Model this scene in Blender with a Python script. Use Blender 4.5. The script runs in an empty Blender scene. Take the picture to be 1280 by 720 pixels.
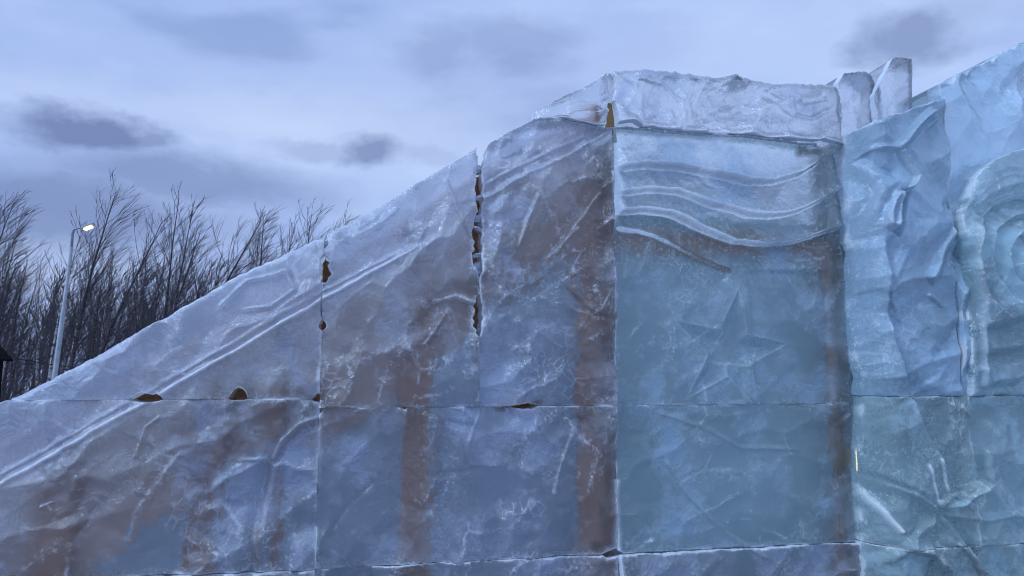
import bpy, math, random
import numpy as np
from mathutils import Vector

R = math.radians
scene = bpy.context.scene
col = scene.collection

# ------------------------------------------------------------------ camera
FPX, PITCH, EYE = 930.0, R(6.6), Vector((0.0, 0.0, 1.6))
cd = bpy.data.cameras.new('camera'); cam = bpy.data.objects.new('camera', cd); col.objects.link(cam)
cd.sensor_width = 36.0; cd.lens = 36.0 * FPX / 1280.0; cd.clip_start = 0.05; cd.clip_end = 3000.0
cam.location = EYE; cam.rotation_euler = (math.pi / 2 + PITCH, 0, 0)
scene.camera = cam

def ray(px, py):
    """world direction through a point of the photograph (1280 x 720), used to take measurements"""
    x, y = (px - 640.0) / FPX, (360.0 - py) / FPX
    c, s = math.cos(PITCH), math.sin(PITCH)
    return Vector((x, c - y * s, s + y * c))

def at(px, py, dist):
    d = ray(px, py)
    return EYE + d * (dist / d.y)

# ------------------------------------------------------------------ sky
world = bpy.data.worlds.new('World'); scene.world = world; world.use_nodes = True
nt = world.node_tree; N = nt.nodes; L = nt.links
N.clear()
def wn(t, **k):
    n = N.new(t)
    for a, b in k.items(): setattr(n, a, b)
    return n
out = wn('ShaderNodeOutputWorld'); bg = wn('ShaderNodeBackground'); L.new(bg.outputs[0], out.inputs[0])
SKY_STRENGTH = 0.1
bg.inputs['Strength'].default_value = SKY_STRENGTH
sky = wn('ShaderNodeTexSky', sky_type='NISHITA', sun_disc=False)
sky.sun_elevation = R(45.0); sky.sun_rotation = R(-118.0); sky.ozone_density = 3.0
tc = wn('ShaderNodeTexCoord')
def vmath(op, a, b=None):
    n = wn('ShaderNodeVectorMath', operation=op)
    for i, v in enumerate((a, b)):
        if v is None: continue
        if isinstance(v, (tuple, list, Vector)): n.inputs[i].default_value = tuple(v)
        else: L.new(v, n.inputs[i])
    return n
def smath(op, a, b=None, clamp=False):
    n = wn('ShaderNodeMath', operation=op, use_clamp=clamp)
    for i, v in enumerate((a, b)):
        if v is None: continue
        if isinstance(v, (int, float)): n.inputs[i].default_value = v
        else: L.new(v, n.inputs[i])
    return n.outputs[0]
def wramp(fac, stops):
    r = wn('ShaderNodeValToRGB'); r.color_ramp.interpolation = 'EASE'
    e = r.color_ramp.elements
    e[0].position, e[0].color = stops[0][0], (*stops[0][1], 1)
    e[1].position, e[1].color = stops[-1][0], (*stops[-1][1], 1)
    for p, c in stops[1:-1]:
        q = e.new(p); q.color = (*c, 1)
    L.new(fac, r.inputs[0]); return r.outputs[0]
def wmix(fac, a, b):
    m = wn('ShaderNodeMix', data_type='RGBA')
    for i, v in ((0, fac), (6, a), (7, b)):
        if isinstance(v, (int, float)): m.inputs[i].default_value = v
        elif isinstance(v, tuple): m.inputs[i].default_value = (*v, 1)
        else: L.new(v, m.inputs[i])
    return m.outputs[2]
D = tc.outputs['Generated']
sep = wn('ShaderNodeSeparateXYZ'); L.new(D, sep.inputs[0])
def wnoise(vec, scale, detail, rough=0.5, dist=0.0, off=(0, 0, 0)):
    v = vmath('ADD', vec, off).outputs[0]
    n = wn('ShaderNodeTexNoise'); n.inputs['Scale'].default_value = scale; n.inputs['Detail'].default_value = detail
    n.inputs['Roughness'].default_value = rough; n.inputs['Distortion'].default_value = dist
    L.new(v, n.inputs['Vector']); return n
streak = wnoise(vmath('MULTIPLY', D, (2.2, 2.2, 6.0)).outputs[0], 1.6, 4, 0.52, 0.0, (7, 2, 1)).outputs[0]
patch = wnoise(vmath('MULTIPLY', D, (3.0, 3.0, 7.5)).outputs[0], 1.1, 3, 0.55, 0.0, (1.4, 4.2, 9)).outputs[0]
veil = wramp(smath('ADD', smath('MULTIPLY', patch, 0.40), smath('MULTIPLY', streak, 0.60)),
             [(0.32, (0.30, 0.42, 0.76)), (0.44, (0.40, 0.54, 0.92)), (0.55, (0.47, 0.62, 0.99)), (0.68, (0.60, 0.75, 1.06))])
# the cloud bank thickens to a deeper blue near the horizon
low = smath('SUBTRACT', 1.0, smath('DIVIDE', smath('MAXIMUM', sep.outputs[2], 0.0), 0.30), True)
veil = wmix(smath('MULTIPLY', smath('POWER', low, 1.5), 0.62), veil, (0.15, 0.20, 0.46))
# separate darker cloudlets: a scatter over the whole sky and the larger ones seen on the day
warp = wnoise(vmath('MULTIPLY', D, (1, 1, 1.6)).outputs[0], 11.0, 4, 0.62).outputs['Color']
Dw = vmath('ADD', D, vmath('MULTIPLY', vmath('SUBTRACT', warp, (0.5, 0.5, 0.5)).outputs[0], (0.11, 0.11, 0.06)).outputs[0]).outputs[0]
dark = smath('MULTIPLY', smath('SUBTRACT', patch, 0.60, True), 2.2, True)
for (cx, cy, rx, ry, k) in [(112, 166, 70, 21, 1.1), (168, 172, 40, 13, 0.8), (468, 190, 46, 20, 0.9), (640, 50, 80, 30, 0.4),
                            (545, 62, 60, 34, 0.4), (1136, 46, 52, 30, 0.8), (235, 225, 150, 34, 0.75),
                            (60, 262, 190, 48, 0.85), (1185, 20, 60, 30, 0.25), (395, 186, 55, 10, 0.35), (560, 195, 50, 12, 0.25)]:
    c = ray(cx, cy).normalized()
    right = Vector((c.y, -c.x, 0)).normalized(); up = right.cross(c)
    v = vmath('SUBTRACT', Dw, tuple(c)).outputs[0]
    a = smath('DIVIDE', vmath('DOT_PRODUCT', v, tuple(right)).outputs['Value'], rx / FPX)
    b = smath('DIVIDE', vmath('DOT_PRODUCT', v, tuple(up)).outputs['Value'], ry / FPX)
    ahead = smath('GREATER_THAN', vmath('DOT_PRODUCT', D, tuple(c)).outputs['Value'], 0.0)
    r2 = smath('ADD', smath('MULTIPLY', a, a), smath('MULTIPLY', b, b))
    g = smath('MULTIPLY', smath('MULTIPLY', smath('SUBTRACT', smath('EXPONENT', smath('MULTIPLY', r2, -0.8)), 0.22, True), 1.6, True), k)
    dark = smath('MAXIMUM', dark, smath('MULTIPLY', g, ahead))
for (cx, cy, rx, ry, k) in [(450, 165, 230, 55, 0.55), (330, 148, 110, 22, 0.5), (60, 118, 120, 24, 0.35), (900, 60, 300, 60, 0.2)]:   # thin places in the cloud
    c = ray(cx, cy).normalized(); right = Vector((c.y, -c.x, 0)).normalized(); up = right.cross(c)
    v = vmath('SUBTRACT', Dw, tuple(c)).outputs[0]
    a = smath('DIVIDE', vmath('DOT_PRODUCT', v, tuple(right)).outputs['Value'], rx / FPX); b = smath('DIVIDE', vmath('DOT_PRODUCT', v, tuple(up)).outputs['Value'], ry / FPX)
    g = smath('MULTIPLY', smath('EXPONENT', smath('MULTIPLY', smath('ADD', smath('MULTIPLY', a, a), smath('MULTIPLY', b, b)), -1.0)), k)
    veil = wmix(smath('MULTIPLY', g, smath('GREATER_THAN', vmath('DOT_PRODUCT', D, tuple(c)).outputs['Value'], 0.0)), veil, (0.60, 0.72, 1.0))
body = wmix(smath('MULTIPLY', dark, 0.85), veil, (0.17, 0.24, 0.47))
lit = vmath('SCALE', body); lit.inputs['Scale'].default_value = 1.0 / SKY_STRENGTH
skymix = wmix(0.94, sky.outputs[0], lit.outputs[0])
L.new(skymix, bg.inputs['Color'])
world.cycles.sampling_method = 'NONE'

# ------------------------------------------------------------------ sun (dusk, behind thick cloud)
sd = bpy.data.lights.new('sun', 'SUN'); sun = bpy.data.objects.new('sun', sd); col.objects.link(sun)
sd.energy = 1.5; sd.angle = R(18); sd.color = (0.54, 0.74, 1.0)
sun.rotation_euler = (R(45), 0, R(-62)); sun.location = (0, 0, 30)

vs = scene.view_settings
vs.view_transform = 'Standard'; vs.look = 'None'; vs.exposure = 0.0; vs.gamma = 1.0; vs.use_curve_mapping = False
cy = scene.cycles
cy.use_denoising = True; cy.max_bounces = 9; cy.transmission_bounces = 9; cy.diffuse_bounces = 3; cy.glossy_bounces = 3
cy.transparent_max_bounces = 8; cy.caustics_refractive = True; cy.caustics_reflective = False
cy.filter_width = 1.0; cy.sample_clamp_indirect = 4.0; cy.blur_glossy = 0.5

# ------------------------------------------------------------------ object helpers
def tag(o, label=None, cat=None, group=None, kind=None):
    if label: o['label'] = label
    if cat: o['category'] = cat
    if group: o['group'] = group
    if kind: o['kind'] = kind
    return o
def empty(name, loc):
    o = bpy.data.objects.new(name, None); o.location = loc; o.empty_display_size = 0.2; col.objects.link(o); return o
def link(name, me, parent=None, loc=(0, 0, 0)):
    """loc is a world position; parents here are never rotated"""
    o = bpy.data.objects.new(name, me); col.objects.link(o)
    w = Vector(loc)
    if parent is not None:
        o.parent = parent
        p, acc = parent, Vector((0, 0, 0))
        while p is not None: acc += p.location; p = p.parent
        w = w - acc
    o.location = w
    return o
def mesh(name, verts, faces, mats, smooth=False):
    me = bpy.data.meshes.new(name); me.from_pydata([tuple(v) for v in verts], [], faces)
    for m in (mats if isinstance(mats, (list, tuple)) else [mats]): me.materials.append(m)
    if smooth: me.polygons.foreach_set('use_smooth', [True] * len(me.polygons))
    me.update(); return me

# ------------------------------------------------------------------ materials
def new_mat(name):
    m = bpy.data.materials.new(name); m.use_nodes = True
    return m, m.node_tree, m.node_tree.nodes['Principled BSDF']
def node(t, typ, **k):
    n = t.nodes.new(typ)
    for a, b in k.items(): setattr(n, a, b)
    return n
def tnoise(t, scale, detail, rough=0.55, vec=None, dist=0.0):
    n = node(t, 'ShaderNodeTexNoise'); n.inputs['Scale'].default_value = scale; n.inputs['Detail'].default_value = detail
    n.inputs['Roughness'].default_value = rough; n.inputs['Distortion'].default_value = dist
    if vec is not None: t.links.new(vec, n.inputs['Vector'])
    return n
def tramp(t, fac, stops):
    r = node(t, 'ShaderNodeValToRGB'); e = r.color_ramp.elements
    e[0].position, e[0].color = stops[0][0], (*stops[0][1], 1); e[1].position, e[1].color = stops[-1][0], (*stops[-1][1], 1)
    for p, c in stops[1:-1]: e.new(p).color = (*c, 1)
    t.links.new(fac, r.inputs[0]); return r.outputs[0]
def tmath(t, op, a, b=None, clamp=False):
    n = node(t, 'ShaderNodeMath', operation=op, use_clamp=clamp)
    for i, v in enumerate((a, b)):
        if v is None: continue
        if isinstance(v, (int, float)): n.inputs[i].default_value = v
        else: t.links.new(v, n.inputs[i])
    return n.outputs[0]
def tmix(t, fac, a, b, typ='RGBA'):
    m = node(t, 'ShaderNodeMix', data_type=typ)
    ia, ib, io = (6, 7, 2) if typ == 'RGBA' else (2, 3, 0)
    for i, v in ((0, fac), (ia, a), (ib, b)):
        if isinstance(v, (int, float)): m.inputs[i].default_value = v
        elif isinstance(v, tuple): m.inputs[i].default_value = (*v, 1)
        else: t.links.new(v, m.inputs[i])
    return m.outputs[io]

SSS = 0.0
def ice_material(name, clear_col, milk_col, frost_col, tr_clear, tr_milk, bump=0.36, hair=0.5):
    """frost = white bruised chips and creases plus painted sky glints, milk = cloudy patches; both are stored on the mesh"""
    m, t, p = new_mat(name)
    pos = node(t, 'ShaderNodeNewGeometry').outputs['Position']
    fr = node(t, 'ShaderNodeAttribute', attribute_name='frost_glint').outputs['Fac']
    milk = node(t, 'ShaderNodeAttribute', attribute_name='milk').outputs['Fac']
    crk = node(t, 'ShaderNodeAttribute', attribute_name='crinkle').outputs['Fac']     # shattered, sugary patches
    n1 = tnoise(t, 34.0, 6, 0.74, pos, 0.4).outputs[0]
    n2 = tnoise(t, 7.5, 5, 0.58, pos, 0.9).outputs[0]
    absd = lambda v: tmath(t, 'ABSOLUTE', tmath(t, 'SUBTRACT', v, 0.5))
    line = lambda v, k: tmath(t, 'SUBTRACT', 1.0, tmath(t, 'MULTIPLY', absd(v), k), True)
    sugar = tmath(t, 'MULTIPLY', tmath(t, 'MULTIPLY', tmath(t, 'SUBTRACT', n1, 0.50, True), 7.0, True), crk)
    wisp = tmath(t, 'MULTIPLY', tmath(t, 'MULTIPLY', tmath(t, 'SUBTRACT', n1, 0.58, True), 2.0), tmath(t, 'MULTIPLY', milk, hair))
    frost_glint = tmath(t, 'ADD', tmath(t, 'ADD', fr, tmath(t, 'ADD', tmath(t, 'MULTIPLY', sugar, 0.95), wisp)), tmath(t, 'MULTIPLY', tmath(t, 'MULTIPLY', line(n2, 90.0), 0.8 * hair), tmath(t, 'ADD', crk, 0.12)), True)
    t.links.new(tmix(t, frost_glint, tmix(t, milk, clear_col, milk_col), frost_col), p.inputs['Base Color'])
    t.links.new(tmix(t, frost_glint, tmix(t, milk, tr_clear, tr_milk, 'FLOAT'), 0.06, 'FLOAT'), p.inputs['Transmission Weight'])
    t.links.new(tmix(t, frost_glint, tmix(t, milk, 0.05, 0.22, 'FLOAT'), 0.40, 'FLOAT'), p.inputs['Roughness'])
    p.inputs['IOR'].default_value = 1.31
    p.inputs['Coat Weight'].default_value = 0.9; p.inputs['Coat Roughness'].default_value = 0.04; p.inputs['Coat IOR'].default_value = 1.5
    hgt = tmath(t, 'ADD', tmath(t, 'MULTIPLY', absd(n1), tmath(t, 'ADD', tmath(t, 'MULTIPLY', crk, 4.2), 0.25)), tmath(t, 'MULTIPLY', absd(n2), 3.0))
    b = node(t, 'ShaderNodeBump'); b.inputs['Strength'].default_value = bump; b.inputs['Distance'].default_value = 0.03
    t.links.new(hgt, b.inputs['Height']); t.links.new(b.outputs[0], p.inputs['Normal']); t.links.new(b.outputs[0], p.inputs['Coat Normal'])
    return m
ICE = ice_material('carved_ice', (0.92, 0.95, 0.99), (0.56, 0.63, 0.80), (0.96, 0.97, 1.0), 0.95, 0.50)
TOWER = ice_material('blue_tower_ice', (0.84, 0.97, 0.99), (0.48, 0.65, 0.79), (0.95, 0.98, 1.0), 0.92, 0.50, 0.26, 0.4)
TEAL = ice_material('thick_teal_ice', (0.80, 0.99, 0.99), (0.60, 0.90, 0.96), (0.96, 0.99, 1.0), 0.80, 0.38, 0.26, 0.35)
def clear_material(name, c):
    m, t, p = new_mat(name)
    p.inputs['Base Color'].default_value = (*c, 1); p.inputs['Transmission Weight'].default_value = 0.94
    p.inputs['IOR'].default_value = 1.31; p.inputs['Roughness'].default_value = 0.34
    return m
PALE = ice_material('pale_blue_ice', (0.58, 0.79, 0.93), (0.53, 0.74, 0.91), (0.94, 0.97, 1.0), 0.52, 0.30, 0.30, 0.4)
CLEAR = clear_material('sawn_ice', (0.96, 0.98, 0.99)); CLEAR_T = clear_material('sawn_teal_ice', (0.84, 0.96, 0.97))

m_, t_, p_ = new_mat('milky_ice'); MILKY = m_
g_ = node(t_, 'ShaderNodeNewGeometry')
t_.links.new(tramp(t_, tnoise(t_, 3, 4, 0.6, g_.outputs['Position']).outputs[0], [(0.35, (0.58, 0.71, 0.88)), (0.65, (0.70, 0.82, 0.95))]), p_.inputs['Base Color'])
p_.inputs['Roughness'].default_value = 0.3; p_.inputs['Transmission Weight'].default_value = 0.25; p_.inputs['IOR'].default_value = 1.31

JOINT, t_, p_ = new_mat('frozen_slush_joint')
p_.inputs['Base Color'].default_value = (0.80, 0.85, 0.93, 1); p_.inputs['Roughness'].default_value = 0.4
p_.inputs['Subsurface Weight'].default_value = 0.0

AQUA = MILKY.copy(); AQUA.name = 'aqua_backing_ice'
for e_, c_ in zip([n for n in AQUA.node_tree.nodes if n.type == 'VALTORGB'][0].color_ramp.elements, ((0.60, 0.84, 0.90, 1), (0.74, 0.93, 0.97, 1))): e_.color = c_

def wood_material(name, a, b, scale=(3, 3, 30), stain=0.0):
    m, t, p = new_mat(name)
    tcn = node(t, 'ShaderNodeTexCoord'); mp = node(t, 'ShaderNodeMapping'); mp.inputs['Scale'].default_value = scale
    t.links.new(tcn.outputs['Object'], mp.inputs[0])
    n = tnoise(t, 2.0, 6, 0.65, mp.outputs[0], 1.5)
    t.links.new(tramp(t, n.outputs[0], [(0.3, a), (0.7, b)]), p.inputs['Base Color'])
    p.inputs['Roughness'].default_value = 0.75
    bp = node(t, 'ShaderNodeBump'); bp.inputs['Strength'].default_value = 0.3; bp.inputs['Distance'].default_value = 0.004
    t.links.new(n.outputs[0], bp.inputs['Height']); t.links.new(bp.outputs[0], p.inputs['Normal'])
    return m
PLY = wood_material('damp_plywood', (0.62, 0.41, 0.33), (0.75, 0.55, 0.46), (30, 30, 3))
SHADED_BOARD = wood_material('joint_shade_board', (0.10, 0.04, 0.02), (0.44, 0.20, 0.08), (9, 9, 60))  # brown wood, with depth shade of the open joints painted into its colour
GOLDEN = wood_material('fresh_plywood_edge', (0.42, 0.24, 0.08), (0.60, 0.37, 0.15), (9, 9, 60))
TIMBER = wood_material('rough_sawn_timber', (0.42, 0.19, 0.11), (0.58, 0.31, 0.19), (14, 14, 1.2))
DARKWOOD = wood_material('old_dark_boards', (0.006, 0.005, 0.005), (0.014, 0.012, 0.012), (12, 12, 1.5))
DARKWOOD.node_tree.nodes['Principled BSDF'].inputs['Specular IOR Level'].default_value = 0.05

def bark_material(name, a, b):
    m, t, p = new_mat(name)
    geo = node(t, 'ShaderNodeNewGeometry'); mp = node(t, 'ShaderNodeMapping'); mp.inputs['Scale'].default_value = (1, 1, 3)
    t.links.new(geo.outputs['Position'], mp.inputs[0])
    t.links.new(tramp(t, tnoise(t, 3.0, 5, 0.7, mp.outputs[0]).outputs[0], [(0.42, a), (0.58, b)]), p.inputs['Base Color'])
    p.inputs['Roughness'].default_value = 0.85; p.inputs['Specular IOR Level'].default_value = 0.15
    return m
BARK = bark_material('dark_bark', (0.06, 0.05, 0.055), (0.14, 0.12, 0.12))
BIRCH = bark_material('birch_bark', (0.10, 0.09, 0.09), (0.55, 0.53, 0.53))
TWIG = bark_material('bare_twigs', (0.065, 0.058, 0.066), (0.14, 0.12, 0.13))

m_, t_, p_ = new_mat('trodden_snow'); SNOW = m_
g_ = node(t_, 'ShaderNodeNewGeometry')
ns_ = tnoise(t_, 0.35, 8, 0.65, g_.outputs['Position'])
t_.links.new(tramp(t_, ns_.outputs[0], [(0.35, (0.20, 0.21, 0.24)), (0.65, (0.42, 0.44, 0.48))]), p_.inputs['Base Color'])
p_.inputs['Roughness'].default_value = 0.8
b_ = node(t_, 'ShaderNodeBump'); b_.inputs['Distance'].default_value = 0.15; t_.links.new(tnoise(t_, 2.5, 8, 0.6, g_.outputs['Position']).outputs[0], b_.inputs['Height'])
t_.links.new(b_.outputs[0], p_.inputs['Normal'])
m_, t_, p_ = new_mat('galvanised_steel'); STEEL = m_
p_.inputs['Metallic'].default_value = 0.35; p_.inputs['Roughness'].default_value = 0.5
g_ = node(t_, 'ShaderNodeNewGeometry')
t_.links.new(tramp(t_, tnoise(t_, 6, 5, 0.6, g_.outputs['Position']).outputs[0], [(0.3, (0.26, 0.28, 0.32)), (0.7, (0.40, 0.43, 0.47))]), p_.inputs['Base Color'])
m_, t_, p_ = new_mat('black_rubber'); RUBBER = m_
p_.inputs['Base Color'].default_value = (0.015, 0.015, 0.017, 1); p_.inputs['Roughness'].default_value = 0.6
def emitter(name, c, s):
    m, t, p = new_mat(name)
    p.inputs['Base Color'].default_value = (*c, 1); p.inputs['Emission Color'].default_value = (*c, 1); p.inputs['Emission Strength'].default_value = s
    return m
LED = emitter('lit_led_panel', (1.0, 0.74, 0.34), 3.2)
TUBE = emitter('lit_led_strip', (1.0, 0.85, 0.45), 1.4)

# ------------------------------------------------------------------ ground
gs, half = 60, 400.0
gv = []
gx = np.sign(np.linspace(-1, 1, gs)) * np.abs(np.linspace(-1, 1, gs)) ** 2.2 * half
for y in gx:
    for x in gx:
        gv.append((x, y + 20, -0.02 - 0.05 * math.sin(x * 0.9) * math.cos(y * 0.7)))
gf = [(j * gs + i, j * gs + i + 1, (j + 1) * gs + i + 1, (j + 1) * gs + i) for j in range(gs - 1) for i in range(gs - 1)]
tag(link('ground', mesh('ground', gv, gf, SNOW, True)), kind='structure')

# ------------------------------------------------------------------ noise toolbox
class VN:
    def __init__(s, seed): s.t = np.random.RandomState(seed).rand(256, 256)
    def __call__(s, x, y):
        xi = np.floor(x).astype(int); yi = np.floor(y).astype(int); fx = x - xi; fy = y - yi
        fx = fx * fx * (3 - 2 * fx); fy = fy * fy * (3 - 2 * fy)
        g = lambda i, j: s.t[i & 255, j & 255]
        return (g(xi, yi) * (1 - fx) + g(xi + 1, yi) * fx) * (1 - fy) + (g(xi, yi + 1) * (1 - fx) + g(xi + 1, yi + 1) * fx) * fy
def fbm(vn, x, y, o=4, g=0.5):
    a, t, w = 0, 0, 1.0
    for k in range(o):
        a = a + w * (vn(x * 2 ** k + 17.3 * k, y * 2 ** k + 5.1 * k) * 2 - 1); t += w; w *= g
    return a / t
def ridged(vn, x, y, o=3):
    a, w = 0, 1.0
    for k in range(o):
        a = a + w * (1 - np.abs(vn(x * 2 ** k + 9.7 * k, y * 2 ** k + 3.3 * k) * 2 - 1)); w *= 0.5
    return a / 1.75
def scallops(seed, x, y, k=0.6, jit=0.9):
    """conchoidal chips: lower envelope of bowls; returns height (0 at bowl bottoms) and ridge sharpness"""
    rs = np.random.RandomState(seed); P = rs.rand(64, 64, 5)
    xi = np.floor(x).astype(int); yi = np.floor(y).astype(int)
    b1 = np.full(x.shape, 9.0); b2 = np.full(x.shape, 9.0)
    for dx in (-1, 0, 1):
        for dy in (-1, 0, 1):
            q = P[(xi + dx) & 63, (yi + dy) & 63]
            ux = x - (xi + dx + 0.5 + (q[..., 0] - 0.5) * jit); uy = y - (yi + dy + 0.5 + (q[..., 1] - 0.5) * jit)
            h = k * (ux * ux + uy * uy) + 0.35 * q[..., 2] + 0.85 * ((q[..., 3] - 0.5) * ux + (q[..., 4] - 0.5) * uy)
            b2 = np.minimum(b2, np.maximum(b1, h)); b1 = np.minimum(b1, h)
    return b1, b2 - b1
NA, NB, NC, ND, NE = VN(1), VN(2), VN(3), VN(4), VN(5)

# ------------------------------------------------------------------ wall frame: s runs along the wall, n towards the viewer
ANG = R(11.0)
TV = Vector((math.cos(ANG), math.sin(ANG), 0)); NV = Vector((math.sin(ANG), -math.cos(ANG), 0))
P0 = Vector((ray(765, 467).x * 5.0 / ray(765, 467).y, 5.0, 0))
def sz(px, py, n=0.0):
    """a measurement in the photograph -> (s, z) on the plane n in front of the wall"""
    d = ray(px, py); o = P0 + NV * n
    k = (o - EYE).dot(NV) / d.dot(NV); p = EYE + d * k
    return ((p - P0).dot(TV), p.z)
def W(s, n, z): return P0 + TV * s + NV * n + Vector((0, 0, z))
def sx(px, py=400, n=0.0): return sz(px, py, n)[0]

def polydist(pts, S, Z):
    """distance to a polyline, side (+ = above/left of its direction) and position along it 0..1"""
    best = np.full(S.shape, 9e9); side = np.zeros(S.shape); along = np.zeros(S.shape); n = len(pts) - 1
    for i in range(n):
        (x0, y0), (x1, y1) = pts[i], pts[i + 1]
        dx, dy = x1 - x0, y1 - y0; l2 = dx * dx + dy * dy + 1e-12
        t = np.clip(((S - x0) * dx + (Z - y0) * dy) / l2, 0, 1)
        ex, ey = S - x0 - t * dx, Z - y0 - t * dy; d = np.hypot(ex, ey)
        c = dx * (Z - y0) - dy * (S - x0)
        m = d < best
        best = np.where(m, d, best); side = np.where(m, np.sign(c), side); along = np.where(m, (i + t) / n, along)
    return best, side, along
def smooth(x): x = np.clip(x, 0, 1); return x * x * (3 - 2 * x)
def star_h(S, Z, c, r1, r2, rot, npt=5):
    dx, dz = S - c[0], Z - c[1]; r = np.hypot(dx, dz); th = np.arctan2(dz, dx) - rot
    w = math.pi / npt; a = np.abs((th + w) % (2 * w) - w)          # 0 at a tip, w at a notch
    # straight edge between tip (r1, 0) and notch (r2, w)
    tx, ty = r1, 0.0; nx, ny = r2 * math.cos(w), r2 * math.sin(w)
    ex, ey = nx - tx, ny - ty
    edge = (tx * ey - ty * ex) / (np.cos(a) * ey - np.sin(a) * ex)
    q = 1 - r / edge
    return np.clip(q, 0, 1), q
def P(pts, n=0.0): return [sz(x, y, n) for x, y in pts]

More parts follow.
